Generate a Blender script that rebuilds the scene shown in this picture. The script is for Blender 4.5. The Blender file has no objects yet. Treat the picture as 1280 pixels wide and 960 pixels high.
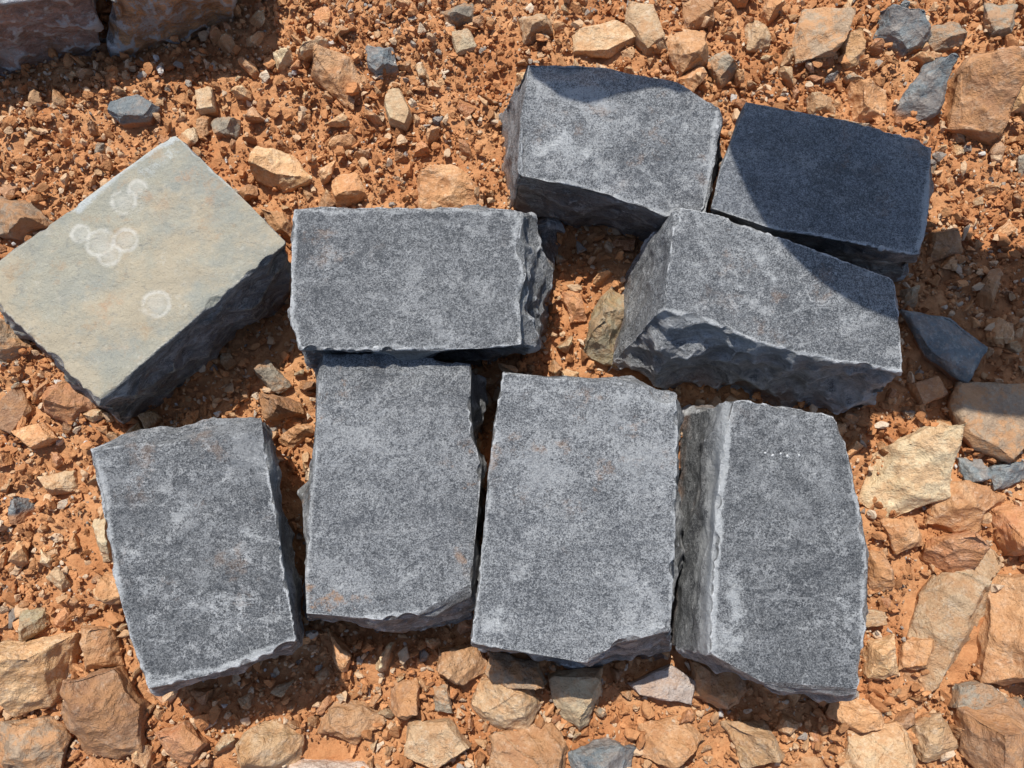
import bpy, bmesh, math, random
import numpy as np
from mathutils import Vector, Matrix
random.seed(7); rng = np.random.default_rng(7)
C = bpy.context.scene.collection
R = math.radians

# ------------------------------------------------------------ camera
TILT = R(12.8); CAMH = 0.57; HF = 67.0
F = 640/math.tan(R(HF/2))
cam = bpy.data.objects.new('camera', bpy.data.cameras.new('camera')); C.objects.link(cam)
cam.location = (0, 0, CAMH); cam.rotation_euler = (TILT, 0, 0)
cam.data.sensor_width = 36; cam.data.lens = 18/math.tan(R(HF/2))
cam.data.clip_start = 0.01; cam.data.clip_end = 200
bpy.context.scene.camera = cam
def at(px, py, z=0.0):
    dx, dy, dz = (px-640)/F, (480-py)/F, -1.0
    c, s = math.cos(TILT), math.sin(TILT)
    wy, wz = dy*c-dz*s, dy*s+dz*c
    t = (z-CAMH)/wz
    return Vector((dx*t, wy*t, z))

# ------------------------------------------------------------ light
EL = R(63); AZ = math.atan2(-0.34, 1.0)
SUN = Vector((math.sin(AZ)*math.cos(EL), math.cos(AZ)*math.cos(EL), math.sin(EL)))
sl = bpy.data.lights.new('sun', 'SUN'); sl.energy = 5.0; sl.angle = R(0.53); sl.color = (1, .965, .89)
so = bpy.data.objects.new('sun', sl); C.objects.link(so)
so.rotation_euler = SUN.to_track_quat('Z', 'Y').to_euler(); so.location = (0, 0, 3)
w = bpy.data.worlds.new('World'); bpy.context.scene.world = w; w.use_nodes = True
nt = w.node_tree; bg = nt.nodes['Background']
sky = nt.nodes.new('ShaderNodeTexSky'); sky.sky_type = 'NISHITA'; sky.sun_disc = False
sky.sun_elevation = EL; sky.sun_rotation = AZ
nt.links.new(sky.outputs[0], bg.inputs[0]); bg.inputs[1].default_value = 0.13
vs = bpy.context.scene.view_settings; vs.view_transform = 'Standard'; vs.look = 'None'; vs.exposure = 0

# ------------------------------------------------------------ numpy noise
def _h(ix, iy, iz, seed):
    n = (ix.astype(np.int64)*374761393 + iy.astype(np.int64)*668265263 + iz.astype(np.int64)*2147483647 + seed*1274126177) & 0xffffffff
    n = ((n ^ (n >> 13))*1274126177) & 0xffffffff
    n = ((n ^ (n >> 16))*2246822519) & 0xffffffff
    n = n ^ (n >> 15)
    return (n & 0xffffff)/float(0xffffff)
def vn(p, scale, seed=0):
    q = p*scale; i = np.floor(q); f = q-i; f = f*f*(3-2*f); r = 0
    for a in (0, 1):
        for b in (0, 1):
            for c in (0, 1):
                wgt = (f[:,0] if a else 1-f[:,0])*(f[:,1] if b else 1-f[:,1])*(f[:,2] if c else 1-f[:,2])
                r = r + wgt*_h(i[:,0]+a, i[:,1]+b, i[:,2]+c, seed)
    return r*2-1
def fbm(p, scale, seed=0, o=3, g=.5):
    r = 0; a = 1; t = 0
    for k in range(o):
        r = r + a*vn(p, scale*2.03**k, seed+k*17); t += a; a *= g
    return r/t
def ridge(p, scale, seed=0, o=3, g=.5):
    r = 0; a = 1; t = 0
    for k in range(o):
        r = r + a*(1-2*np.abs(vn(p, scale*2.03**k, seed+k*17))); t += a; a *= g
    return r/t
def facet(p, scale, seed=0):
    """continuous fracture surface: the lower envelope of shallow tilted bowls, which meet in sharp arrises"""
    a_ = .6+seed*.7; ca, sa = math.cos(a_), math.sin(a_); cb, sb = math.cos(.5), math.sin(.5)
    M3 = np.array([[ca, -sa, 0], [sa, ca, 0], [0, 0, 1]]) @ np.array([[1, 0, 0], [0, cb, -sb], [0, sb, cb]])
    q = (p*scale) @ M3; i = np.floor(q); best = np.full(len(p), 9e9)
    for a in (-1, 0, 1):
        for b in (-1, 0, 1):
            for c in (-1, 0, 1):
                j = i+np.array([a, b, c]); off = .15+.7*np.stack([_h(j[:,0], j[:,1], j[:,2], seed+k) for k in (1, 2, 3)], 1)
                d = q-(j+off)
                g = np.stack([_h(j[:,0], j[:,1], j[:,2], seed+k) for k in (4, 5, 6)], 1)*2-1
                v = (g*d).sum(1)*.85+(d**2).sum(1)*1.0+_h(j[:,0], j[:,1], j[:,2], seed+7)*.45
                best = np.minimum(best, v)
    return best-best.mean()
def gh(x, y):
    p = np.stack([x, y, np.zeros_like(x)], 1)
    return 0.007*fbm(p, 9, 3, 2) + 0.008*fbm(p, 42, 9, 3, .6)
def gh1(x, y): return float(gh(np.array([x]), np.array([y]))[0])

# ------------------------------------------------------------ material helper
class M:
    def __init__(s, name):
        s.m = bpy.data.materials.new(name); s.m.use_nodes = True; s.t = s.m.node_tree
        s.b = s.t.nodes['Principled BSDF']; s.tc = s.t.nodes.new('ShaderNodeTexCoord')
    def L(s, a, b): s.t.links.new(a, b)
    def put(s, inp, v):
        if hasattr(v, 'is_output'): s.L(v, inp)
        elif v is not None:
            if isinstance(v, (tuple, list)) and len(v) == 3 and inp.type == 'RGBA': v = (*v, 1)
            inp.default_value = v
    def noise(s, scale, detail=3, rough=.55, dist=0, vec=None):
        n = s.t.nodes.new('ShaderNodeTexNoise'); n.inputs['Scale'].default_value = scale
        n.inputs['Detail'].default_value = detail; n.inputs['Roughness'].default_value = rough; n.inputs['Distortion'].default_value = dist
        s.L(vec or s.vec, n.inputs['Vector']); return n.outputs['Fac']
    def rng(s, v, a, b, c=0., d=1.):
        n = s.t.nodes.new('ShaderNodeMapRange'); n.interpolation_type = 'SMOOTHSTEP'
        s.put(n.inputs[0], v)
        for k, x in zip((1, 2, 3, 4), (a, b, c, d)): n.inputs[k].default_value = x
        return n.outputs[0]
    def math(s, op, a, b=None):
        n = s.t.nodes.new('ShaderNodeMath'); n.operation = op; s.put(n.inputs[0], a)
        if b is not None: s.put(n.inputs[1], b)
        return n.outputs[0]
    def mul(s, a, b): return s.math('MULTIPLY', a, b)
    def mix(s, f, a, b, mode='MIX'):
        n = s.t.nodes.new('ShaderNodeMix'); n.data_type = 'RGBA'; n.blend_type = mode
        s.put(n.inputs[0], f); s.put(n.inputs[6], a); s.put(n.inputs[7], b); return n.outputs[2]
    def attr(s, name):
        n = s.t.nodes.new('ShaderNodeAttribute'); n.attribute_name = name; return n.outputs['Fac']
    def bump(s, h, dist, strength=1, normal=None):
        n = s.t.nodes.new('ShaderNodeBump'); n.inputs['Distance'].default_value = dist; s.put(n.inputs['Strength'], strength)
        s.L(h, n.inputs['Height'])
        if normal: s.L(normal, n.inputs['Normal'])
        return n.outputs[0]
    def mapped(s, off=(0,0,0), rot=(0,0,0), sc=(1,1,1)):
        n = s.t.nodes.new('ShaderNodeMapping'); s.L(s.tc.outputs['Object'], n.inputs[0]); n.inputs[1].default_value = off
        n.inputs[2].default_value = rot; n.inputs[3].default_value = sc; return n.outputs[0]
    def objvec(s, off): s.vec = s.mapped(off)
    def rndvec(s):
        oi = s.t.nodes.new('ShaderNodeObjectInfo'); s.rand = oi.outputs['Random']
        a = s.t.nodes.new('ShaderNodeVectorMath'); a.operation = 'ADD'
        k = s.t.nodes.new('ShaderNodeVectorMath'); k.operation = 'SCALE'; s.L(oi.outputs['Random'], k.inputs[0]); k.inputs['Scale'].default_value = 37.
        s.L(s.tc.outputs['Object'], a.inputs[0]); s.L(k.outputs[0], a.inputs[1]); s.vec = a.outputs[0]

def block_mat(name, seed, dark=(.050,.053,.059), light=(.265,.272,.280), side=(.13,.13,.13), stain=.3, fleck=.5, bright=1., rings=None, tan=False, cloud=.5, streak=(35, .3)):
    m = M(name); m.objvec((seed*3.1, seed*1.7, seed*.9))
    edge = m.attr('edge'); top = m.attr('top'); pale = m.attr('pale')
    g = m.noise(1900, 2, .7); g2 = m.noise(900, 3, .7); g3 = m.noise(280, 4, .65)
    gm = m.math('ADD', m.math('ADD', m.mul(g, .38), m.mul(g2, .42)), m.mul(g3, .20))
    col = m.mix(m.rng(gm, .415, .595), tuple(c*bright for c in dark), tuple(c*bright for c in light))
    big = m.noise(15, 8, .74, .4)
    if tan:
        col = m.mix(m.rng(gm, .3, .7), (.28,.262,.202), (.365,.338,.26))
        col = m.mix(m.mul(m.rng(big, .42, .60), .6), col, (.225,.238,.215))
        col = m.mix(m.mul(m.rng(m.noise(13, 6, .7), .46, .60), .65), col, (.41,.33,.22))
        col = m.mix(m.mul(m.rng(m.noise(38, 6, .75, .3), .54, .66), .5), col, (.34,.22,.12))
        col = m.mix(m.mul(m.rng(m.noise(150, 4, .75), .56, .70), .35), col, (.47,.44,.37))
        col = m.mix(m.mul(m.rng(m.noise(90, 5, .8), .57, .68), .5), col, (.16,.165,.15))
    else:
        bigg = m.math('ADD', m.mul(big, .65), m.mul(gm, .35))
        col = m.mix(m.mul(m.rng(bigg, .505, .575), cloud), col, tuple(c*bright for c in (.33,.337,.345)))
        col = m.mix(m.mul(m.rng(bigg, .49, .425), .55), col, tuple(c*bright for c in (.046,.050,.058)))
        mid = m.math('ADD', m.mul(m.noise(50, 7, .78), .62), m.mul(gm, .38))
        col = m.mix(m.mul(m.rng(mid, .525, .58), .65*min(1, fleck+.15)), col, (.43,.435,.44))
        col = m.mix(m.mul(m.rng(mid, .475, .42), .4), col, (.045,.049,.056))
        for q, (an, sx, sy, th, st_) in enumerate(((streak[0], 16, 60, .565, streak[1]*1.8), (streak[0]+50, 20, 90, .575, streak[1]))):
            sc = m.math('ADD', m.mul(m.noise(1, 7, .78, .4, vec=m.mapped((seed*1.3+q, seed*2, 0), (0, 0, R(an)), (sx, sy, 60))), .72), m.mul(gm, .28))
            col = m.mix(m.mul(m.rng(sc, th-.03, th+.04), min(.85, st_)), col, (.45,.455,.46))
    fl = m.math('ADD', m.mul(m.noise(44, 7, .78, .4), .68), m.mul(gm, .32))
    col = m.mix(m.mul(m.mul(m.rng(fl, .535, .59), m.rng(m.noise(14, 3), .46, .58)), fleck*.75), col, (.49,.495,.50) if not tan else (.43,.41,.35))
    if rings:
        for i, (c, r) in enumerate(rings):
            d = m.t.nodes.new('ShaderNodeVectorMath'); d.operation = 'DISTANCE'
            m.L(m.tc.outputs['Object'], d.inputs[0]); d.inputs[1].default_value = c
            dd = m.math('ADD', d.outputs['Value'], m.mul(m.math('SUBTRACT', m.noise(120, 5, .7), .5), .0045))
            a = m.mul(m.rng(m.math('ABSOLUTE', m.math('SUBTRACT', dd, r)), .0028, .0), m.rng(m.noise(75, 5, .75, vec=m.mapped((i, i*2, 0))), .32, .60))
            a2 = m.mul(m.rng(m.math('ABSOLUTE', m.math('SUBTRACT', dd, r*.45)), .0028, .0), .5)
            b = m.mul(m.rng(dd, r*1.2, r*.4), .5)
            col = m.mix(m.mul(m.math('MAXIMUM', m.math('MAXIMUM', a, a2), b), .66), col, (.55,.53,.475))
    pn = m.math('ADD', m.mul(m.noise(110, 7, .82), .62), m.mul(gm, .38))
    pf = m.rng(m.math('ADD', pale, m.mul(m.math('SUBTRACT', pn, .5), 3.3)), .42, 1.05)
    col = m.mix(m.mul(pf, .78), col, (.52,.53,.535) if not tan else (.47,.495,.49))
    # split sides
    sd = m.noise(45, 6, .78, .8)
    scol = m.mix(m.rng(sd, .38, .62), side, tuple(min(1, c*2.2) for c in side))
    scol = m.mix(m.rng(gm, .43, .60, 0, .5), scol, (.30,.305,.31))
    scol = m.mix(m.mul(m.rng(fl, .52, .58), .75), scol, (.54,.54,.535))
    ss = m.noise(1, 6, .78, .5, vec=m.mapped((seed, 2, 5), (R(25), R(20), R(seed*40)), (40, 40, 130)))
    scol = m.mix(m.mul(m.rng(ss, .53, .60), .6), scol, (.56,.56,.555))
    scol = m.mix(m.mul(m.rng(ss, .46, .38), .5), scol, tuple(c*.45 for c in side))
    col = m.mix(m.rng(top, .80, .55), col, scol)
    st = m.mul(m.rng(m.noise(40, 6, .75), .54, .66), m.rng(m.noise(9, 2), .46, .60))
    col = m.mix(m.mul(st, stain*.8), col, (.40,.22,.11))
    low = m.attr('low')
    col = m.mix(m.mul(m.mul(low, m.rng(m.noise(70, 4), .35, .6)), .7), col, (.40,.19,.08))
    en = m.math('ADD', m.mul(m.noise(100, 6, .85), .65), m.mul(gm, .35))
    e = m.mul(m.rng(m.math('ADD', edge, m.mul(m.math('SUBTRACT', en, .5), 2.8)), .35, .85), m.rng(m.noise(28, 3), .30, .46))
    col = m.mix(m.mul(e, .9), col, (.60,.61,.62) if not tan else (.47,.44,.36))
    m.L(col, m.b.inputs['Base Color'])
    m.put(m.b.inputs['Roughness'], m.rng(g2, .35, .7, .64, .38))
    m.b.inputs['Specular IOR Level'].default_value = .5
    k = .5 if tan else 1
    sidem = m.rng(top, .8, .5)
    n = m.bump(g2, .0009*k, .9); n = m.bump(g, .0005*k, .9, n); n = m.bump(g3, .0019*k, .8, n); n = m.bump(m.noise(55, 7, .75, .3), .0058*k, .9, n)
    n = m.bump(m.noise(90, 5, .7, .5), .005, sidem, n); n = m.bump(ss, .006, sidem, n)
    m.L(n, m.b.inputs['Normal'])
    return m.m

def rock_mat(name, a, b, c, dust=.5, spec=.3):
    a, b, c = [tuple(min(.74, x*1.1) for x in q) for q in (a, b, c)]
    m = M(name); m.rndvec()
    n0 = m.noise(45, 5, .65, .8); n1 = m.noise(35, 5, .65, .8); n2 = m.noise(150, 5, .75); n3 = m.noise(480, 3, .75)
    col = m.mix(m.rng(n1, .40, .60), a, b)
    col = m.mix(m.mul(m.rng(n2, .50, .62), .6), col, c)
    v = m.math('ABSOLUTE', m.math('SUBTRACT', m.noise(30, 5, .6, 1.5), .5))
    col = m.mix(m.mul(m.rng(v, .010, 0), .4), col, tuple(x*.5 for x in a))
    col = m.mix(m.rng(n3, .35, .65, 0, .3), col, tuple(x*.55 for x in a))
    col = m.mix(m.mul(m.rng(m.noise(60, 5, .75), .44, .58), min(1, dust*1.3)), col, (.53,.265,.115))
    col = m.mix(m.mul(m.rng(m.attr('edge'), .3, .9), .45), col, tuple(min(.78, x*1.4+.08) for x in b))
    col = m.mix(m.mul(m.rng(m.attr('low'), .2, 1.), .8), col, (.46,.215,.09))
    col = m.mix(1., col, m.mix(m.rand, (.82,.82,.82), (1.2,1.17,1.10)), 'MULTIPLY')
    m.L(col, m.b.inputs['Base Color']); m.b.inputs['Roughness'].default_value = .62
    m.b.inputs['Specular IOR Level'].default_value = spec
    n = m.bump(n0, .005, .9); n = m.bump(n2, .0024, 1, n); n = m.bump(n3, .0008, 1, n); m.L(n, m.b.inputs['Normal'])
    return m.m
RM = {
 'orange': rock_mat('orange_rock', (.48,.24,.115), (.59,.35,.19), (.63,.45,.31), .4),
 'tan': rock_mat('tan_rock', (.51,.33,.19), (.60,.43,.27), (.61,.49,.36), .4),
 'ochre': rock_mat('ochre_rock', (.54,.34,.18), (.62,.42,.25), (.64,.49,.35), .35),
 'cream': rock_mat('cream_rock', (.57,.44,.28), (.62,.50,.34), (.57,.40,.24), .3),
 'slate': rock_mat('slate_rock', (.14,.165,.185), (.22,.245,.26), (.34,.34,.33), .12),
 'grey': rock_mat('grey_rock', (.26,.225,.18), (.35,.30,.235), (.46,.36,.26), .45),
 'taupe': rock_mat('taupe_rock', (.30,.215,.15), (.37,.275,.195), (.46,.335,.23), .5),
 'brown': rock_mat('brown_rock', (.35,.18,.095), (.43,.25,.145), (.50,.35,.24), .45),
 'red': rock_mat('red_rock', (.46,.195,.09), (.52,.265,.145), (.60,.37,.24), .4),
 'yellow': rock_mat('yellow_rock', (.40,.31,.18), (.42,.36,.25), (.34,.32,.27), .3),
 'pink': rock_mat('pink_rock', (.44,.35,.30), (.52,.43,.38), (.60,.54,.50), .25),
}
def soil_mat(name, use_attr):
    m = M(name); m.objvec((0, 0, 0))
    n1 = m.noise(14, 4, .6); n2 = m.noise(260, 4, .7); n3 = m.noise(900, 2, .7)
    col = m.mix(m.rng(n1, .35, .65), (.465,.205,.085), (.575,.305,.145))
    col = m.mix(m.rng(n2, .35, .7, 0, .55), col, (.37,.148,.058))
    if use_attr:
        r = m.attr('rnd'); k = m.attr('kind')
        col = m.mix(1., col, m.mix(r, (.70,.67,.64), (1.28,1.28,1.27)), 'MULTIPLY')
        col = m.mix(m.rng(k, .70, .71), col, m.mix(r, (.51,.30,.155), (.67,.47,.30)))
        col = m.mix(m.rng(k, .88, .885), col, m.mix(r, (.56,.39,.25), (.68,.55,.41)))
        col = m.mix(m.rng(k, .955, .96), col, m.mix(r, (.22,.19,.165), (.42,.36,.30)))
        col = m.mix(m.rng(k, .988, .99), col, m.mix(r, (.5,.46,.42), (.65,.62,.58)))
        col = m.mix(m.rng(n2, .5, .7, 0, .45), col, (.47,.22,.095))
    m.L(col, m.b.inputs['Base Color']); m.b.inputs['Roughness'].default_value = .85
    m.b.inputs['Specular IOR Level'].default_value = .2
    n = m.bump(n2, .0020, 1); n = m.bump(n3, .0006, .8, n); m.L(n, m.b.inputs['Normal'])
    return m.m

# ------------------------------------------------------------ mesh helpers
def remesh(bm, voxel):
    me = bpy.data.meshes.new('tmp'); bm.to_mesh(me); bm.free()
    o = bpy.data.objects.new('tmp', me); C.objects.link(o)
    md = o.modifiers.new('r', 'REMESH'); md.mode = 'VOXEL'; md.voxel_size = voxel; md.adaptivity = 0
    dg = bpy.context.evaluated_depsgraph_get(); dg.update()
    out = bpy.data.meshes.new_from_object(o.evaluated_get(dg)); bpy.data.objects.remove(o); bpy.data.meshes.remove(me)
    return out
def get(me):
    v = np.empty(len(me.vertices)*3); me.vertices.foreach_get('co', v); v = v.reshape(-1, 3)
    n = np.empty(len(me.vertices)*3); me.vertex_normals.foreach_get('vector', n); n = n.reshape(-1, 3)
    e = np.empty(len(me.edges)*2, dtype=np.int64); me.edges.foreach_get('vertices', e); e = e.reshape(-1, 2)
    return v, n, e
def setv(me, v): me.vertices.foreach_set('co', v.astype(np.float32).ravel()); me.update()
def fattr(me, name, a):
    at_ = me.attributes.new(name, 'FLOAT', 'POINT'); at_.data.foreach_set('value', a.astype(np.float32))
def smooth(v, e, it):
    one = v.ndim == 1
    if one: v = v[:,None]
    deg = np.bincount(e.ravel(), minlength=len(v)).astype(float); deg[deg == 0] = 1
    for _ in range(it):
        s = np.stack([np.bincount(e[:,0], v[e[:,1],k], len(v)) + np.bincount(e[:,1], v[e[:,0],k], len(v)) for k in range(v.shape[1])], 1)
        v = .5*v + .5*s/deg[:,None]
    return v[:,0] if one else v
def link(name, me, mat, loc=(0,0,0), shade=True):
    me.name = name
    me.materials.clear(); me.materials.append(mat)
    me.polygons.foreach_set('use_smooth', [shade]*len(me.polygons))
    o = bpy.data.objects.new(name, me); C.objects.link(o); o.location = loc; return o
def tag(o, label=None, cat=None, group=None, kind=None):
    if label: o['label'] = label
    if cat: o['category'] = cat
    if group: o['group'] = group
    if kind: o['kind'] = kind
    return o

foot = []
# ------------------------------------------------------------ blocks
def make_block(edges, bott, h, mat_fn, label, seed, hz=None, rough=1., planes=(), group='split stone setting blocks', voxel=.0011, chips=1., relief=1., pale=(), flank={}):
    """edges: four lists of points round the top (each begins at a corner); bott: the four corners of the base; flank: {side: (roughness, likeness to the top)}"""
    rs = random.Random(seed); corners = [e[0] for e in edges]
    hz = hz or (h, h, h, h)
    top, bot = [], []
    for i, e in enumerate(edges):
        nx = (i+1) % 4
        A = at(*corners[i], hz[i]); B = at(*corners[nx], hz[nx]); A2 = at(*bott[i], -.006); B2 = at(*bott[nx], -.006)
        ln = (B-A).length
        for p in e:
            P = at(*p, hz[i]); t = max(0, min(1, (P-A).dot(B-A)/ln**2)); z = hz[i]*(1-t)+hz[nx]*t
            P = at(*p, z); L = A.lerp(B, t); Q = A2.lerp(B2, t) + (P-L)*.5; Q.z = -.006
            top.append(P); bot.append(Q)
    ctr = sum(top, Vector())/len(top); ctr.z = h/2
    foot.append([(q.x, q.y) for q in bot])
    top = [p-ctr for p in top]; bot = [p-ctr for p in bot]
    n = len(top); bm = bmesh.new()
    tv = [bm.verts.new(p) for p in top]; bv = [bm.verts.new(p) for p in bot]
    bm.faces.new(tv); bm.faces.new(bv[::-1])
    for i in range(n):
        j = (i+1) % n; bm.faces.new((tv[i], bv[i], bv[j], tv[j]))
    bmesh.ops.triangulate(bm, faces=bm.faces[:]); bmesh.ops.recalc_face_normals(bm, faces=bm.faces[:])
    me = remesh(bm, voxel); v, nr, e = get(me)
    sgn = np.array([seed*1.3, seed*2.1, 0])
    topw = np.clip((nr[:,2]-.62)/.25, 0, 1); botw = np.clip((-nr[:,2]-.35)/.4, 0, 1); sw = np.clip(1-topw-botw, 0, 1)
    C4t = [at(*c, hz[i])-ctr for i, c in enumerate(corners)]; C4b = [at(*c, -.006)-ctr for c in bott]
    hull = top+bot; SN = []
    for i in range(4):
        j = (i+1) % 4
        sn = (C4t[j]-C4t[i]).cross(C4b[i]-C4t[i]).normalized()
        if sn.dot(C4t[i]+C4t[j]) < 0: sn = -sn
        SN.append(np.array(sn))
        for k in range(5):
            nn = (sn+Vector((rs.gauss(0,.35), rs.gauss(0,.35), rs.gauss(-.05,.35)))).normalized()
            mx = max(p.dot(nn) for p in hull)-rs.uniform(.001, .0035)
            d = v @ np.array(nn)-mx; v = v-np.clip(d, 0, None)[:,None]*np.array(nn)
    which = np.argmax(nr @ np.array(SN).T, axis=1)
    fr = np.ones(len(v)); ft = np.zeros(len(v))
    for i, (a, b) in flank.items():
        mk = (which == i) & (sw > .3); fr[mk] = a; ft[mk] = b
    fr = smooth(fr, e, 4)
    for (px, py, z, dr) in planes:
        nn = np.array(Vector(dr).normalized()); P = np.array(at(px, py, z)-ctr)
        d = (v-P) @ nn+.0016*fbm(v+sgn, 50, 7, 3); v = v-np.clip(d, 0, None)[:,None]*nn
    pv = v+sgn
    depth = np.clip((h/2-v[:,2])/.016, .07, 1)
    wp = pv+.004*np.stack([fbm(pv,50,1),fbm(pv,50,2),fbm(pv,50,3)],1)
    dsp = sw*fr*depth*rough*(.0095*facet(wp, 25, 11)+.0048*facet(wp, 55, 31)+.0017*facet(wp, 130, 37)+.0005*fbm(pv, 160, 5, 3, .65)-.0008) \
        + topw*(.0011*fbm(pv, 18, 31, 2)+relief*(.0022*facet(wp, 20, 91)+.0009*facet(wp, 50, 71))+.0005*fbm(pv, 140, 41, 3, .7))
    v = v+nr*dsp[:,None]
    # fresh breaks along the upper edges
    for i in range(n):
        a, b = top[i], top[(i+1) % n]; ln = (b-a).length
        out = (b-a).normalized().cross(Vector((0,0,1)))
        if out.dot(a+b) < 0: out = -out
        for k in range(max(1, int(ln/.0055*chips))):
            P = a.lerp(b, rs.random())
            Rr = rs.choice([.0025, .004, .006, .009, .013]); dep = rs.uniform(.0004, .0016)*(2.2 if rs.random() < .12 else .9)
            dirn = (out*rs.uniform(.5, 1.5)+Vector((0,0,rs.uniform(.2, .9)))+Vector((rs.gauss(0,.3), rs.gauss(0,.3), 0))).normalized()
            c = np.array(P+dirn*(Rr-dep)); dv = v-c; d = np.linalg.norm(dv, axis=1); mk = d < Rr
            if mk.any(): v[mk] = c+dv[mk]/np.maximum(d[mk], 1e-6)[:,None]*Rr
    v = v*.7+smooth(v, e, 1)*.3
    setv(me, v)
    v, nr, e = get(me)
    cur = np.einsum('ij,ij->i', v-smooth(v, e, 8), nr)
    fattr(me, 'edge', np.clip(cur/.0006, 0, 1))
    sn = smooth(nr, e, 3); fattr(me, 'top', np.clip(np.maximum(sn[:,2], smooth(ft, e, 2)), 0, 1))
    fattr(me, 'low', np.clip(1-(v[:,2]+h/2)/.022, 0, 1))
    pl = np.zeros(len(v))
    wv = v[:,:2]+.0025*np.stack([fbm(pv,90,61),fbm(pv,90,62)],1)
    for (pts, wd, amp) in pale:
        Q = [at(x, y, h)-ctr for x, y in pts]; wd = wd*.0005*1.6
        if len(Q) == 1: Q = Q*2
        for a, b in zip(Q[:-1], Q[1:]):
            a = np.array(a[:2]); b = np.array(b[:2]); ab = b-a; t = np.clip(((wv-a)@ab)/max(1e-9, ab@ab), 0, 1)
            d = np.linalg.norm(wv-a-t[:,None]*ab, axis=1); pl = np.maximum(pl, amp*np.clip(1.05-d/wd, 0, 1))
    fattr(me, 'pale', pl*(v[:,2] > 0))
    o = link('stone_block', me, mat_fn(ctr), ctr)
    tag(o, label, 'stone block', group); return o, ctr

def tanmat(ctr):
    rg = []
    for (px, py, r) in ((155,252,.0078), (125,303,.0088), (157,300,.0075), (195,380,.0085), (137,318,.007), (100,292,.0055), (172,236,.0055)):
        c = at(px, py, .085)-ctr; rg.append((tuple(c), r))
    return block_mat('tan_block_stone', 1, side=(.14,.14,.14), rings=rg, tan=True, stain=.6, fleck=.15)
make_block([[(222,166),(270,212),(325,262)], [(362,300),(300,352),(240,402),(180,455)], [(122,505),(60,442)], [(-14,374),(-10,325),(60,281),(120,234),(165,198)]],
    [(240,235),(372,372),(160,540),(20,405)], .085, tanmat, 'block with flat greenish beige top and pale ring stains', 1, rough=1.3, chips=1., relief=.4,
    planes=[(322,334,.085,(.75,-.8,.75))], pale=[([(222,170),(165,202),(122,236),(95,260)], 9, 1.2), ([(215,190),(180,215)], 18, .6), ([(222,170),(275,220),(330,270)], 4, .8)])
def gm(name, seed, **k): return lambda ctr: block_mat(name, seed, **k)
make_block([[(656,76),(740,78),(835,94)], [(902,127),(898,185)], [(886,262),(845,266),(760,240),(700,228)], [(646,216),(652,150)]],
    [(622,150),(885,200),(870,322),(634,268)], .088, gm('upper_block_stone', 2, fleck=1., bright=1.35, side=(.14,.13,.125), cloud=.8, streak=(-40, .25)),
    'grey block at top with a pale bruised top and dark shadowed front face', 2, relief=1.6, flank={3: (.5, .9)},
    planes=[(850,215,.086,(.35,-.45,2.6)), (690,185,.0870,(-.24,-.10,1)), (790,110,.0875,(.02,.20,1)), (750,205,.0865,(.05,-.20,1)), (840,165,.087,(.2,.03,1))],
    pale=[([(672,185),(700,175),(730,190)], 24, .75), ([(745,150),(765,178),(805,205),(840,245)], 12, .55), ([(648,216),(700,228),(760,239),(845,262)], 8, 1.1), ([(760,205),(745,215)], 22, .7), ([(835,150),(885,160)], 24, .65), ([(898,135),(892,200),(884,255)], 6, 1.)])
make_block([[(930,122),(1000,134),(1090,158)], [(1170,181),(1166,240)], [(1151,322),(1060,303),(965,287)], [(887,264),(905,190)]],
    [(935,200),(1125,240),(1122,350),(888,300)], .086, gm('rear_block_stone', 3, dark=(.070,.076,.088), light=(.29,.305,.33), fleck=.4, cloud=.25, streak=(0, .1), bright=.95),
    'smooth bluish block at upper right lying almost wholly in shadow', 3, chips=1., relief=.8, pale=[([(887,262),(965,286),(1060,302),(1148,320)], 6, 1.1), ([(1166,190),(1160,250),(1150,310)], 9, 1.1)])
make_block([[(846,256),(900,268),(985,298),(1060,326)], [(1121,349),(1125,400)], [(1129,468),(1050,454),(950,430),(880,402)], [(826,386),(838,320)]],
    [(772,350),(1085,400),(1080,518),(750,472)], .09, gm('tilted_block_stone', 4, fleck=.9, bright=1.2, side=(.24,.24,.242), cloud=.6, streak=(30, .2)),
    'grey block with a deep jagged split front and pale pitted top, beside the yellowish slab', 4, rough=1.7, relief=1.2, flank={3: (.4, .95)},
    pale=[([(922,318),(940,312),(958,330),(970,348)], 11, .7), ([(905,355),(925,360)], 15, .7), ([(985,390),(1010,380)], 13, .65), ([(880,300),(890,315)], 13, .65), ([(829,385),(880,400),(950,428),(1050,453),(1125,466)], 5, 1.1), ([(1060,400),(1075,395)], 13, .65)])
make_block([[(365,257),(450,259),(550,258)], [(654,262),(649,300),(659,340),(650,380)], [(654,434),(550,438),(450,438)], [(373,438),(362,400),(364,330)]],
    [(405,300),(692,286),(688,440),(405,470)], .096, gm('wide_block_stone', 5, fleck=.5, bright=1.1, cloud=.45, streak=(20, .15)),
    'wide block lying crosswise, directly above the two upright centre blocks, jagged right side', 5, rough=1.3, flank={1: (1.1, .3)},
    pale=[([(370,262),(366,330),(366,400),(375,434)], 5, 1.), ([(370,262),(450,264),(560,262),(650,266)], 6, .8), ([(455,330),(480,290)], 10, .5), ([(648,270),(643,300),(653,340),(645,385),(650,430)], 6, .9), ([(372,350),(385,345)], 13, .6), ([(375,434),(460,434),(560,433)], 4, .9)])
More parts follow.
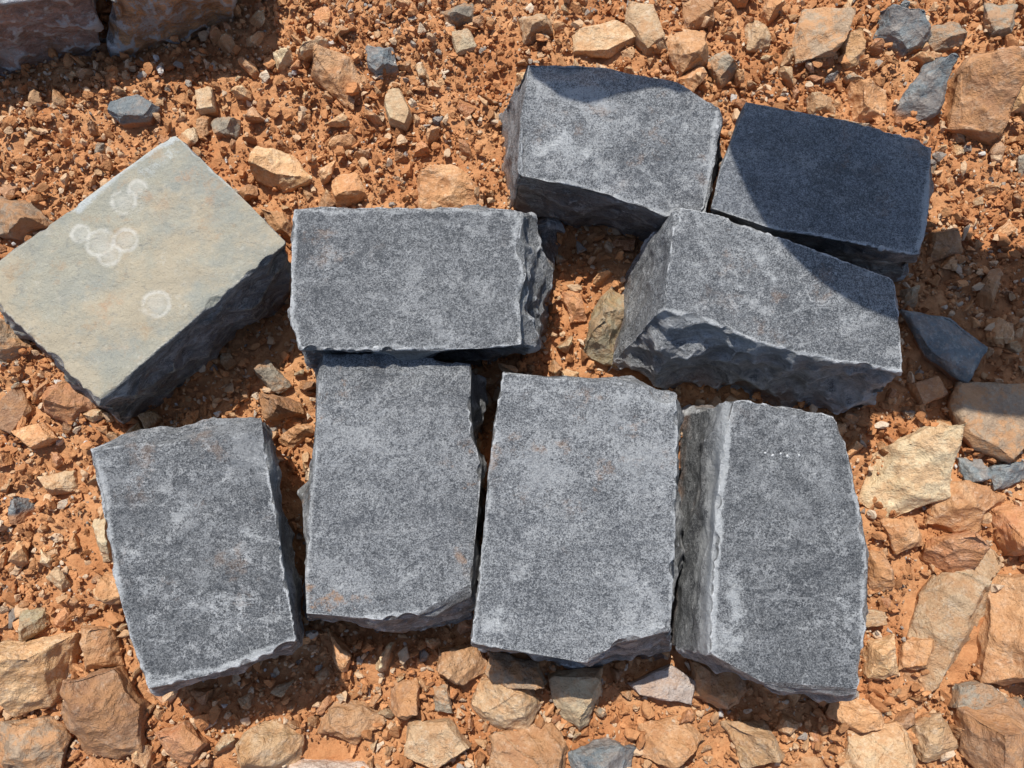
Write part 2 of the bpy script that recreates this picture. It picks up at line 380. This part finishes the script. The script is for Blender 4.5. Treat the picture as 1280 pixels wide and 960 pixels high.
make_block([[(397,442),(500,439)], [(590,450),(588,520),(602,590),(600,650)], [(590,744),(540,770),(450,778)], [(376,772),(384,640),(390,560)]],
    [(415,470),(608,500),(588,778),(382,774)], .080, gm('rusty_block_stone', 6, stain=1., bright=1.25, fleck=.4, cloud=.5, streak=(70, .15)),
    'upright grey block with faint rusty stains, directly below the wide crosswise block', 6, rough=1.1, planes=[(550,752,.08,(.5,-.9,1.1))],
    pale=[([(398,480),(394,560),(388,640),(382,765)], 5, .95), ([(382,768),(450,774),(530,764)], 4, 1.), ([(480,480),(560,470)], 20, .6), ([(500,735),(515,715)], 11, .7), ([(420,500),(425,600)], 18, .45)])
make_block([[(112,560),(160,536),(240,521)], [(327,515),(337,600),(355,690)], [(376,804),(290,837)], [(187,865),(156,790),(138,700),(125,620)]],
    [(165,575),(340,548),(380,806),(210,852)], .084, gm('bruised_block_stone', 7, fleck=1.2, bright=.9, stain=.25, cloud=.7, streak=(40, .4)),
    'heavily bruised dark grey block at lower left, below the beige topped one', 7, relief=2., planes=[(240,549,.084,(-.12,1,1.3))],
    pale=[([(150,690),(200,680),(230,640),(280,600)], 12, .55), ([(225,625),(235,632)], 22, .65), ([(180,745),(215,705)], 12, .6), ([(190,855),(290,830),(370,800)], 5, 1.), ([(122,570),(135,660),(144,720),(160,790),(185,850)], 7, 1.), ([(270,785),(300,770)], 20, .55), ([(160,600),(185,575)], 14, .6), ([(310,665),(335,660)], 20, .6), ([(210,790),(250,740)], 14, .5)])
make_block([[(628,463),(700,468),(780,476)], [(850,489),(847,560),(846,640),(843,720)], [(838,790),(775,802),(725,834),(660,822)], [(588,808),(600,700),(609,600),(617,530)]],
    [(638,480),(844,505),(840,822),(610,810)], .088, gm('large_block_stone', 8, bright=1.35, fleck=.5, stain=.5, cloud=.5, streak=(80, .12)),
    'largest upright block, evenly grained pale grey top, left of the white ridged block', 8, rough=1.1, planes=[(740,478,.088,(.1,1,.9)), (775,808,.087,(.35,-1,1.0))],
    pale=[([(640,480),(720,492),(840,505)], 17, .6), ([(845,495),(845,560),(844,640),(838,780)], 5, .95), ([(612,785),(625,770)], 19, .85), ([(592,805),(660,820),(720,828)], 5, 1.), ([(620,540),(612,600),(603,700),(593,800)], 4, .9), ([(790,795),(830,785)], 13, .85)])
make_block([[(911,498),(980,507)], [(1049,520),(1062,570),(1086,690),(1082,780)], [(1073,874),(1000,872),(940,854)], [(886,824),(888,740),(894,650),(902,580)]],
    [(852,522),(1020,540),(1035,866),(824,804)], .088, gm('ridge_block_stone', 9, bright=.95, fleck=.6, stain=.12, side=(.15,.15,.15), cloud=.45, streak=(75, .2)),
    'block at lower right with a crushed white ridge along its left edge', 9, rough=1.1, chips=1.4, relief=1.2, flank={3: (.5, .85)},
    planes=[(975,854,.087,(-.1,-1,1.0))],
    pale=[([(911,505),(904,580),(896,650),(891,740),(888,815)], 7, 1.6), ([(912,730),(922,770)], 18, .85), ([(900,790),(915,800)], 17, .9), ([(1055,750),(1060,770)], 19, .65), ([(1020,680),(1030,690)], 12, .55), ([(1058,560),(1082,690),(1074,860)], 5, 1.)])
make_block([[(-120,-190),(0,-200)], [(100,-210),(108,-100)], [(118,-12),(0,5)], [(-110,15),(-115,-80)]],
    [(-90,-100),(112,-110),(130,76),(-90,112)], .075, gm('corner_block_stone', 10, side=(.28,.17,.13), stain=.7),
    'dark dirty block cut off by the top left corner', 10, voxel=.0018, rough=1.4)
make_block([[(125,-190),(200,-195)], [(305,-200),(300,-120)], [(295,-40),(210,-25)], [(132,-20),(130,-100)]],
    [(150,-100),(300,-110),(293,32),(150,72)], .075, gm('ochre_block_stone', 11, side=(.50,.25,.11), stain=1.),
    'dark block with ochre stained front, second from the left along the top edge', 11, voxel=.0018, rough=1.4)

par = [o for o in bpy.data.objects if 'crushed' in o.get('label', '')][0]
bm = bmesh.new()
bpy.context.view_layer.update()
for i, (px, py) in enumerate(((957,566),(966,569),(976,567),(984,570),(999,569))):
    P = at(px, py, .0883)
    ok, hit, _, _ = par.ray_cast(Vector((P.x, P.y, .2))-par.location, Vector((0,0,-1)))
    if ok: P.z = hit.z+par.location.z
    bmesh.ops.create_icosphere(bm, subdivisions=1, radius=1, matrix=Matrix.Translation(P)@Matrix.Rotation(i*.5, 4, 'Z')@Matrix.Diagonal((.0010+.0004*(i%2), .0008, .0005, 1)))
me = bpy.data.meshes.new('chalk_marks'); bm.to_mesh(me); bm.free()
cm = M('chalk'); cm.b.inputs['Base Color'].default_value = (.5,.5,.5,1)
mk = link('chalk_mark', me, cm.m)
mk.parent = par; mk.matrix_parent_inverse = Matrix.Translation(-Vector(par.location))

# ------------------------------------------------------------ hand placed rubble
def rock_mesh(outline, H, seed, voxel=None, rough=1., strata=0, tilt=.25, kk=(.3,.85)):
    rs = random.Random(seed); cx = sum(p[0] for p in outline)/len(outline); cy = sum(p[1] for p in outline)/len(outline)
    size = max(math.hypot(p[0]-cx, p[1]-cy) for p in outline)
    bm = bmesh.new(); tx, ty = rs.gauss(0,tilt), rs.gauss(0,tilt); sh = rs.uniform(-.5,.5)*(1 if tilt > .1 else 0); sv = rs.uniform(-.5,.5)*(1 if tilt > .1 else 0)
    for p in outline:
        x, y = p[0]-cx, p[1]-cy
        bm.verts.new((x*.9, y*.9, -.5*H)); bm.verts.new((x, y, H*rs.uniform(.0,.6)))
        k = rs.uniform(*kk); bm.verts.new((x*k+sh*size*.5, y*k+sv*size*.5, H*rs.uniform(.7, 1)+tx*x+ty*y))
    bmesh.ops.convex_hull(bm, input=bm.verts[:])
    loose = [v for v in bm.verts if not v.link_faces]; bmesh.ops.delete(bm, geom=loose, context='VERTS')
    bmesh.ops.recalc_face_normals(bm, faces=bm.faces[:])
    me = remesh(bm, voxel or max(.0007, size/42)); v, nr, e = get(me)
    for k in range(6):
        nn = Vector((rs.gauss(0,1), rs.gauss(0,1), rs.gauss(.6,.7))).normalized(); nn = np.array(nn); d = v@nn
        d = d-(d.max()-size*rs.uniform(.04, .16 if tilt > .1 else .06)); v = v-np.clip(d, 0, None)[:,None]*nn
    pv = v+seed*.37
    if strata:
        a = rs.uniform(.7, 1.0); u = (pv[:,0]*math.cos(a)+pv[:,1]*math.sin(a))*130+1.2*fbm(pv, 40, 3); st = np.floor(u)
        v[:,2] += np.where(nr[:,2] > .3, (_h(st, st*0, st*0, 5)-.5)*strata, 0)
    v = v+nr*(size*(rough*(.12*facet(pv, 1.5/size, 3)+.06*facet(pv, 4/size, 13)+.012*fbm(pv, 9/size, 9, 2))-.04))[:,None]
    setv(me, v); v, nr, e = get(me)
    cur = np.einsum('ij,ij->i', v-smooth(v, e, 4), nr); fattr(me, 'edge', np.clip(cur/(size*.018), 0, 1))
    fattr(me, 'low', np.clip(1-(v[:,2]/(H*.35)), 0, 1))
    return me, (cx, cy), size
stones = []
def stone(pts, colr, H, label, z=.006, name='rubble_stone'):
    sd = len(stones)+100; mx = sum(p[0] for p in pts)/len(pts); my = sum(p[1] for p in pts)/len(pts)
    rs = random.Random(sd)
    flat = 'flat' in label or 'flake' in label
    if not flat: H *= 1.5
    out = []
    for i, p in enumerate(pts):
        q = pts[(i+1) % len(pts)]; out.append((mx+(p[0]-mx)*1.08, my+(p[1]-my)*1.08)); t = rs.uniform(.3,.7); b = rs.uniform(.93, 1.03)
        x, y = p[0]*(1-t)+q[0]*t, p[1]*(1-t)+q[1]*t; out.append((mx+(x-mx)*b, my+(y-my)*b))
    o2 = [at(p[0], p[1], z+(.006 if flat else 0)) for p in out]
    diag = 'diagonally' in label
    me, (cx, cy), size = rock_mesh([(p.x, p.y) for p in o2], H, sd, strata=.003 if diag else (.002 if 'slab' in label else 0), tilt=.05 if flat else (.12 if diag else .4), rough=.6 if flat else (.8 if diag else 1.), kk=(.82,.97) if flat else ((.5,.9) if diag else (.3,.85)))
    o = link(name, me, RM[colr], (cx, cy, gh1(cx, cy)+(.004 if flat else 0))); tag(o, label, 'stone', 'loose rubble stones around the blocks')
    stones.append((cx, cy, size*(.8 if flat else .66))); return o
PS = [
 ([(1090,545),(1170,538),(1186,590),(1170,640),(1120,652),(1076,625)], 'cream', .016, 'big pale cream stone right of the white ridged block'),
 ([(1185,600),(1252,635),(1222,668),(1160,655),(1165,615)], 'orange', .016, 'orange wedge touching the lower right of the pale cream stone'),
 ([(1160,672),(1210,662),(1232,690),(1210,725),(1165,718),(1150,695)], 'red', .016, 'rounded red orange stone below the orange wedge at right'),
 ([(1235,683),(1262,702),(1228,800),(1155,880),(1120,876),(1163,790),(1150,740)], 'tan', .015, 'long layered tan slab running diagonally at lower right'),
 ([(1240,715),(1300,720),(1310,855),(1225,850),(1228,780)], 'orange', .022, 'large orange stone cut off by the right edge'),
 ([(1200,475),(1285,478),(1305,530),(1262,578),(1205,548),(1190,510)], 'taupe', .018, 'grey brown boulder at the right edge below the slate flake'),
 ([(1126,386),(1192,394),(1236,432),(1208,478),(1160,444)], 'slate', .014, 'flat dark slate flake right of the jagged split block'),
 ([(1160,74),(1174,92),(1166,150),(1118,148),(1134,110)], 'slate', .016, 'pointed slate piece just behind the bluish shaded block'),
 ([(1213,64),(1258,112),(1240,178),(1184,160),(1188,100)], 'brown', .022, 'large reddish brown stone near the upper right edge'),
 ([(1095,15),(1150,12),(1168,45),(1130,66),(1092,50)], 'slate', .014, 'bluish grey stone at the top right, above the pointed slate piece'),
 ([(1008,14),(1056,18),(1042,72),(992,80),(988,50)], 'taupe', .014, 'grey brown stone above the bluish shaded block'),
 ([(1150,28),(1195,24),(1210,55),(1170,60)], 'grey', .010, 'small grey stone along the top edge at right'),
 ([(1066,102),(1108,112),(1112,142),(1072,146)], 'orange', .014, 'orange stone left of the pointed slate piece'),
 ([(1246,86),(1290,90),(1295,140),(1262,138)], 'ochre', .014, 'tan stone cut by the right edge beside the reddish brown one'),
 ([(1252,56),(1290,55),(1288,84),(1256,82)], 'pink', .009, 'small whitish stone at the right edge near the top'),
 ([(1232,0),(1275,2),(1270,40),(1240,44)], 'grey', .010, 'small grey stone in the top right corner'),
 ([(838,36),(880,40),(886,82),(850,96),(832,66)], 'orange', .016, 'orange brown stone behind the gap between the two upper blocks'),
 ([(716,36),(770,24),(803,44),(760,66),(718,62)], 'tan', .014, 'flat tan stone behind the bruised upper block'),
 ([(785,4),(815,10),(836,58),(808,66),(780,30)], 'tan', .014, 'upright tan shard beside the flat tan stone near the top'),
 ([(852,-4),(890,0),(893,26),(858,32)], 'orange', .012, 'orange stone at the top edge, left of the grey brown one'),
 ([(930,30),(960,36),(962,60),(934,62)], 'tan', .009, 'small tan pebble near the top, right of the orange brown stone'),
 ([(1050,50),(1075,46),(1082,74),(1058,84)], 'ochre', .009, 'small tan pebble touching the grey brown stone near the top'),
 ([(398,64),(446,66),(462,108),(432,132),(392,100)], 'orange', .014, 'orange slab near the top, left of the small blue grey pebble'),
 ([(460,64),(492,62),(498,90),(474,98),(458,84)], 'slate', .012, 'small blue grey pebble above the cream pebble'),
 ([(482,106),(500,104),(514,136),(506,153),(484,146),(477,120)], 'cream', .014, 'oval cream pebble, flat, near the top centre'),
 ([(140,128),(175,121),(198,133),(186,150),(148,153),(134,142)], 'slate', .013, 'flat blue grey flake above the beige topped block'),
 ([(322,186),(370,196),(388,225),(350,240),(314,222)], 'ochre', .013, 'grey tan stone right of the beige topped block'),
 ([(260,142),(298,146),(296,168),(266,166)], 'grey', .009, 'small grey stone behind the beige topped block'),
 ([(-10,240),(40,255),(70,280),(40,302),(-10,296)], 'taupe', .014, 'grey tan slab cut by the left edge above the beige topped block'),
 ([(762,364),(794,384),(770,458),(726,444),(738,395)], 'yellow', .014, 'yellowish slab leaning against the left of the jagged split block'),
 ([(704,362),(724,358),(734,398),(712,404)], 'red', .009, 'thin reddish chip left of the yellowish slab'),
 ([(10,802),(100,792),(82,872),(22,895),(0,850)], 'ochre', .02, 'large tan stone near the lower left corner'),
 ([(95,850),(150,832),(184,890),(178,940),(110,945),(84,890)], 'brown', .02, 'large brown stone below the heavily bruised block'),
 ([(104,782),(148,786),(152,830),(112,838)], 'orange', .014, 'orange stone left of the bottom corner of the bruised block'),
 ([(0,905),(60,898),(84,930),(70,975),(0,975)], 'taupe', .014, 'grey brown stone in the lower left corner'),
 ([(24,766),(54,758),(60,780),(36,802)], 'yellow', .009, 'small mustard yellow stone near the left edge'),
 ([(296,920),(340,900),(380,912),(370,965),(300,968)], 'ochre', .014, 'pale orange stone at the bottom, below the bruised block'),
 ([(338,950),(400,944),(475,958),(470,985),(340,985)], 'pink', .012, 'long pale grey stone cut by the bottom edge'),
 ([(600,850),(645,842),(680,880),(660,916),(612,912),(592,880)], 'tan', .016, 'tan stone below the gap between the two centre blocks'),
 ([(684,838),(752,834),(754,872),(724,917),(690,882)], 'cream', .014, 'cream pointed stone below the largest upright block'),
 ([(786,856),(840,832),(872,852),(868,886),(800,870)], 'pink', .012, 'pinkish grey flake below and between the two right blocks'),
 ([(612,918),(690,902),(716,940),(700,985),(620,985)], 'orange', .016, 'orange slab at the bottom edge below the cream pointed stone'),
 ([(548,808),(600,806),(614,840),(580,856),(546,836)], 'orange', .013, 'orange stone at the lower right corner of the rusty stained block'),
 ([(612,812),(670,824),(684,850),(640,862),(606,840)], 'taupe', .012, 'grey brown stone tucked under the largest upright block'),
 ([(712,940),(760,918),(796,938),(780,985),(716,985)], 'slate', .013, 'blue grey stone at the bottom edge'),
 ([(488,852),(520,850),(526,884),(506,898),(484,886)], 'brown', .011, 'brown pebble below the rusty stained block'),
 ([(538,855),(560,852),(566,890),(544,888)], 'grey', .008, 'small grey chip right of the brown pebble'),
 ([(862,822),(915,830),(940,860),(900,888),(866,872)], 'brown', .012, 'brown stone tucked under the bottom of the white ridged block'),
 ([(1195,885),(1270,878),(1300,930),(1270,985),(1205,960)], 'brown', .018, 'large brown stone in the lower right corner'),
 ([(1040,875),(1105,872),(1114,900),(1070,918),(1034,900)], 'orange', .012, 'orange tan stone below the right end of the white ridged block'),
 ([(1062,915),(1120,900),(1140,945),(1110,985),(1050,970)], 'tan', .013, 'ochre tan slab at the bottom edge at right'),
 ([(1205,858),(1240,852),(1272,880),(1245,896),(1198,888)], 'grey', .014, 'flat grey stone just above the brown corner stone'),
 ([(1098,652),(1140,650),(1156,680),(1120,692)], 'orange', .012, 'orange chunk directly below the pale cream stone'),
 ([(1082,690),(1104,688),(1120,735),(1090,742)], 'brown', .012, 'brown chunk beside the middle of the white ridged block'),
 ([(1078,760),(1108,764),(1112,782),(1082,786)], 'tan', .010, 'small flat tan chip right of the white ridged block'),
 ([(60,488),(108,474),(124,512),(90,532),(62,520)], 'red', .013, 'red orange stone below the left corner of the beige topped block'),
 ([(-8,395),(30,405),(44,440),(14,458),(-8,450)], 'taupe', .011, 'grey brown stone at the left edge under the beige topped block'),
 ([(50,592),(92,588),(96,612),(58,617)], 'tan', .009, 'small square tan stone left of the bruised block'),
 ([(14,540),(50,526),(72,548),(40,562)], 'orange', .011, 'flat orange chip near the left edge'),
 ([(0,500),(20,480),(36,510),(14,545),(-10,530)], 'brown', .010, 'brown stone at the left edge, above the flat orange chip'),
 ([(346,548),(386,526),(398,540),(362,562)], 'orange', .009, 'orange chip between the bruised block and the rusty stained block'),
 ([(322,470),(344,454),(368,484),(350,498)], 'grey', .009, 'grey brown chip right of the beige topped block'),
 ([(326,492),(370,498),(384,520),(336,524)], 'brown', .012, 'brown stone above the gap left of the rusty stained block'),
 ([(328,264),(360,262),(368,300),(340,296)], 'orange', .011, 'orange stone between the beige topped block and the wide block'),
 ([(112,645),(134,640),(138,700),(118,704)], 'cream', .013, 'pale stone against the left side of the bruised block'),
 ([(1142,478),(1172,468),(1190,492),(1156,506)], 'brown', .010, 'dark brown chip below the slate flake'),
 ([(1160,288),(1200,282),(1210,314),(1170,322)], 'brown', .011, 'brown chip right of the bluish shaded block'),
 ([(520,222),(570,210),(604,238),(600,260),(524,260)], 'orange', .012, 'orange stone half buried behind the wide block'),
 ([(412,220),(446,214),(458,246),(420,258)], 'orange', .011, 'orange stone behind the left half of the wide block'),
 ([(562,36),(588,32),(598,54),(570,62)], 'cream', .009, 'small cream pebble near the top centre left of the flat tan stone'),
 ([(648,20),(684,14),(692,40),(656,52)], 'tan', .010, 'pale tan pebble near the top behind the upper block'),
 ([(1200,572),(1226,570),(1232,600),(1204,606)], 'slate', .008, 'small slate chip right of the pale cream stone'),
 ([(1236,584),(1275,576),(1290,600),(1246,612)], 'slate', .009, 'dark slate chip at the right edge below the grey brown boulder'),
 ([(1128,360),(1146,358),(1152,380),(1132,386)], 'tan', .008, 'small tan chip touching the right end of the jagged split block'),
 ([(548,8),(590,0),(600,22),(560,30)], 'grey', .010, 'grey tan stone at the top edge left of centre'),
 ([(1010,118),(1040,120),(1050,140),(1016,142)], 'tan', .010, 'tan stone touching the back of the bluish shaded block'),
 ([(880,78),(905,66),(924,92),(900,108)], 'grey', .012, 'grey stone in the shade behind the two upper blocks'),
 ([(240,108),(262,104),(266,132),(244,136)], 'tan', .010, 'small tan stone right of the flat blue grey flake'),
 ([(340,66),(364,62),(368,80),(344,86)], 'cream', .008, 'little cream pebble left of the orange slab near the top'),
 ([(800,905),(850,895),(880,925),(840,960),(795,945)], 'orange', .013, 'orange slab near the bottom, right of the blue grey stone'),
 ([(905,905),(960,900),(985,940),(930,960)], 'ochre', .012, 'tan slab near the bottom below the white ridged block'),
 ([(975,955),(1030,940),(1050,985),(975,990)], 'orange', .012, 'orange slab cut by the bottom edge left of the ochre tan slab'),
 ([(400,880),(450,868),(480,905),(440,935),(395,920)], 'orange', .013, 'orange slab near the bottom, left of the brown pebble'),
 ([(510,905),(560,900),(590,935),(545,965),(505,945)], 'tan', .014, 'flat tan slab near the bottom, left of the orange slab'),
 ([(190,915),(240,900),(270,935),(225,965)], 'red', .012, 'reddish slab at the bottom left beside the large brown stone'),
 ([(1130,800),(1175,790),(1160,835),(1128,840)], 'orange', .010, 'orange piece tucked against the long tan slab'),
 ([(1080,800),(1120,795),(1124,850),(1085,858)], 'ochre', .012, 'tan piece between the white ridged block and the long tan slab'),
 ([(1140,905),(1180,890),(1196,940),(1150,955)], 'ochre', .013, 'tan piece left of the brown corner stone'),
 ([(1236,632),(1290,625),(1295,690),(1258,695)], 'red', .014, 'reddish stone cut by the right edge above the large orange one'),
]
for pts, colr, H, lab in PS: stone(pts, colr, H, lab)

def inside(x, y, poly_):
    r = np.zeros(len(x), bool); n = len(poly_)
    for i in range(n):
        x1, y1 = poly_[i]; x2, y2 = poly_[(i+1) % n]
        if y1 == y2: continue
        c = ((y1 > y) != (y2 > y)) & (x < (x2-x1)*(y-y1)/(y2-y1)+x1); r ^= c
    return r
def blocked(x, y, shrink=.9):
    r = np.zeros(len(x), bool)
    for p in foot:
        cx = sum(q[0] for q in p)/len(p); cy = sum(q[1] for q in p)/len(p)
        r |= inside(x, y, [((q[0]-cx)*shrink+cx, (q[1]-cy)*shrink+cy) for q in p])
    return r

# medium rubble: individuals sharing meshes
protos = []
for k in range(16):
    ax = random.uniform(.5, .95)
    me, _, size = rock_mesh([(math.cos(a)*.01*random.uniform(.75,1.15), math.sin(a)*.01*ax*random.uniform(.75,1.15)) for a in [2*math.pi*(i+random.uniform(-.35,.35))/(3+k%3) for i in range(3+k%3)]],
        random.uniform(.008,.014), 500+k, voxel=.0006); me.name = 'rubble_chip'; me.polygons.foreach_set('use_smooth', [True]*len(me.polygons)); protos.append(me)
kinds = [('orange', 36, 'small angular orange chip lying loose in the red gravel'), ('tan', 14, 'small tan chip lying loose in the red gravel'), ('ochre', 10, 'small yellow ochre chip lying loose in the red gravel'), ('red', 20, 'small red brown chip lying loose in the red gravel'),
         ('brown', 12, 'small dark brown chip lying loose in the red gravel'), ('grey', 5, 'small grey chip lying loose in the red gravel'), ('slate', 2, 'small dark slate chip lying loose in the red gravel'), ('cream', 1, 'small cream chip lying loose in the red gravel')]
pm = {}
cnt = 0; tries = 0
while cnt < 340 and tries < 16000:
    tries += 1
    px = random.uniform(-10, 1290); py = random.uniform(-10, 970)
    if random.random() > (.4 + .6*abs(py-300)/600 + (.3 if px > 900 else 0)): continue
    P = at(px, py, 0); s = random.choice([.55,.6,.65,.75,.85,1.]) if cnt > 100 else random.choice([.9,1.1,1.3,1.5])
    if blocked(np.array([P.x]), np.array([P.y]), 1.05)[0]: continue
    if any(math.hypot(P.x-a, P.y-b) < (r+s*.0095)*.75 for a, b, r in stones): continue
    kd = random.choices(kinds, [k[1] for k in kinds])[0]; pi = random.randrange(16); key = (kd[0], pi)
    if key not in pm:
        m2 = protos[pi].copy(); m2.materials.clear(); m2.materials.append(RM[kd[0]]); pm[key] = m2
    o = bpy.data.objects.new('rubble_chip', pm[key]); C.objects.link(o)
    o.location = (P.x, P.y, gh1(P.x, P.y)+.003*s+.0005); o.scale = (s*random.uniform(.8,1.2), s*random.uniform(.8,1.2), s*random.uniform(.7,1.1))
    o.rotation_euler = (random.gauss(0,.45), random.gauss(0,.45), random.uniform(0, 6.28))
    tag(o, kd[2], 'stone chip', 'small loose %s chips' % kd[0]); stones.append((P.x, P.y, s*.0080)); cnt += 1

# ------------------------------------------------------------ ground sheet
def axis(lo, hi, step, far):
    a = list(np.arange(lo, hi, step)); s = step; x = a[-1]
    while x < far: s *= 1.25; x += s; a.append(x)
    s = step; x = a[0]; b = []
    while x > -far: s *= 1.25; x -= s; b.append(x)
    return np.array(b[::-1]+a)
X = axis(-.62, .62, .0028, 20); Y = axis(-.32, .72, .0028, 20)
gx, gy = np.meshgrid(X, Y); gx = gx.ravel(); gy = gy.ravel(); gz = gh(gx, gy)
p3 = np.stack([gx, gy, gz*0], 1); gz = gz+.0022*ridge(p3, 150, 21, 2)
nx, ny = len(X), len(Y)
idx = np.arange(nx*ny).reshape(ny, nx)
q = np.stack([idx[:-1,:-1], idx[:-1,1:], idx[1:,1:], idx[1:,:-1]], -1).reshape(-1, 4)
def np_mesh(name, v, f):
    me = bpy.data.meshes.new(name); k = f.shape[1]
    me.vertices.add(len(v)); me.vertices.foreach_set('co', v.astype(np.float32).ravel())
    me.loops.add(f.size); me.loops.foreach_set('vertex_index', f.astype(np.int32).ravel())
    me.polygons.add(len(f)); me.polygons.foreach_set('loop_start', np.arange(0, f.size, k, dtype=np.int32))
    me.update(calc_edges=True); return me
me = np_mesh('ground', np.stack([gx, gy, gz], 1), q)
tag(link('ground', me, soil_mat('red_soil', False)), kind='structure', label='orange red stony soil', cat='ground')

# ------------------------------------------------------------ gravel and soil clods
def ico(sub):
    bm = bmesh.new(); bmesh.ops.create_icosphere(bm, subdivisions=sub, radius=1); bm.verts.ensure_lookup_table()
    v = np.array([x.co[:] for x in bm.verts]); f = np.array([[y.index for y in x.verts] for x in bm.faces]); bm.free(); return v, f
def grains(name, N, rmin, rmax, sub, lift, pw=2.2, sharp=4, inner=.75, cut=(.4,.75), clump=0., jit=.2):
    v0, f0 = ico(sub); V = []
    for k in range(24):
        p = v0+k*5.3; d = 1+.38*vn(p, 1.3, k)+jit*vn(p, 3.1, k+50)
        vv = v0*d[:,None]
        for _ in range(sharp):
            nn = rng.normal(size=3); nn /= np.linalg.norm(nn); c = rng.uniform(*cut); dd = vv@nn-c; vv = vv-np.clip(dd,0,None)[:,None]*nn
        V.append(vv)
    V = np.array(V)
    x = rng.uniform(-.62, .62, N); y = rng.uniform(-.3, .7, N); r = rmin*(1-rng.random(N)*(1-(rmin/rmax)**pw))**(-1/pw)
    dens = vn(np.stack([x, y, x*0], 1), 14, 77)
    keep = (~blocked(x, y, .93)) & (rng.random(N) < .85+(.35+clump)*dens)
    for a, b, rr in stones: keep &= ~(((x-a)**2+(y-b)**2 < (rr*inner)**2))
    x, y, r = x[keep], y[keep], r[keep]; n = len(x)
    s = rng.uniform(.6, 1.35, (n, 3))*r[:,None]; s[:,2] *= .8
    a = rng.uniform(0, 6.28, (n, 3)); ca, sa = np.cos(a), np.sin(a)
    k = rng.integers(0, 24, n); P = V[k]*s[:,None,:]
    for ax in (0, 2):
        c, s_ = ca[:,ax][:,None], sa[:,ax][:,None]; i, j = ((1, 2), None, (0, 1))[ax]
        u, w_ = P[:,:,i].copy(), P[:,:,j].copy(); P[:,:,i] = u*c-w_*s_; P[:,:,j] = u*s_+w_*c
    z = gh(x, y)+r*rng.uniform(0, lift, n)
    P = P+np.stack([x, y, z], 1)[:,None,:]
    nv = len(v0); Fc = (f0[None]+np.arange(n)[:,None,None]*nv).reshape(-1, 3)
    me = np_mesh(name, P.reshape(-1, 3), Fc)
    kd = rng.random(n)
    fattr(me, 'rnd', np.repeat(rng.random(n), nv)); fattr(me, 'kind', np.repeat(kd, nv))
    return me
sm = soil_mat('red_gravel', True)
tag(link('gravel', grains('gravel', 13000, .0034, .0100, 2, 1.1, pw=2.2, sharp=12, inner=.8, cut=(.18,.48), clump=.3), sm, shade=False), kind='stuff', label='angular orange and tan gravel scattered all over the soil', cat='gravel')
tag(link('soil_clods', grains('soil_clods', 46000, .0019, .0058, 2, 2.1, pw=2.0, sharp=6, cut=(.3,.7), inner=.7, jit=.45), sm, shade=False), kind='stuff', label='crumbly orange clods covering the ground', cat='soil')
tag(link('soil_crumbs', grains('soil_crumbs', 95000, .0008, .0019, 1, 4.5, inner=.6), sm, shade=False), kind='stuff', label='fine orange soil crumbs between the gravel', cat='soil')

# ------------------------------------------------------------ invented sheet on sticks beyond the frame, cut to cast the upper right shadow
sp = [(652,58),(666,95),(700,122),(735,134),(775,120),(815,110),(848,116),(870,108),(900,122),(908,165),(915,195),(938,245),(968,300),(1022,356),(1075,392),(1130,410),(1330,435),(1560,465),(1560,190),(1300,178),(1180,140),(1040,108),(930,88),(850,76),(760,58)]
Z = .42; pts = []
for p in sp:
    P = at(p[0], p[1], .087); t = (Z-P.z)/SUN.z; pts.append(P+SUN*t)
root = bpy.data.objects.new('added_shadow_caster', None); C.objects.link(root); root.location = (pts[17].x+.02, pts[18].y, 0)
tag(root, 'unseen dark sheet on sticks beyond the upper right, added to cast the shadow', 'shade cloth')
bm = bmesh.new(); f = bm.faces.new([bm.verts.new(p-root.location) for p in pts]); bmesh.ops.solidify(bm, geom=[f], thickness=.002)
bmesh.ops.triangulate(bm, faces=bm.faces[:]); me = bpy.data.meshes.new('caster_sheet'); bm.to_mesh(me); bm.free()
cl = M('dark_caster_sheet'); cl.objvec((0,0,0)); cl.L(cl.mix(cl.noise(200,3), (.05,.06,.07), (.09,.10,.12)), cl.b.inputs['Base Color']); cl.b.inputs['Roughness'].default_value = .9
o = link('caster_sheet', me, cl.m, shade=False); o.parent = root
def tube(a, b, r):
    bm = bmesh.new(); d = b-a; mt = Matrix.Translation((a+b)/2)@d.to_track_quat('Z','Y').to_matrix().to_4x4()
    bmesh.ops.create_cone(bm, cap_ends=True, segments=12, radius1=r, radius2=r*.85, depth=d.length, matrix=mt); me = bpy.data.meshes.new('caster_stick'); bm.to_mesh(me); bm.free(); return me
cn = M('caster_stick'); cn.objvec((0,0,0)); cn.L(cn.mix(cn.noise(60,3), (.35,.25,.12), (.45,.34,.18)), cn.b.inputs['Base Color'])
e1 = pts[17].lerp(pts[18], .5)-root.location; e0 = pts[6].lerp(pts[23], .5)-root.location
o = link('caster_pole', tube(Vector((e1.x+.01, e1.y, -.05)), Vector((e1.x+.01, e1.y, Z+.01)), .009), cn.m); o.parent = root
o = link('caster_spar', tube(Vector((e1.x+.02, e1.y, Z-.008)), Vector((e0.x, e0.y, Z-.008)), .005), cn.m); o.parent = root
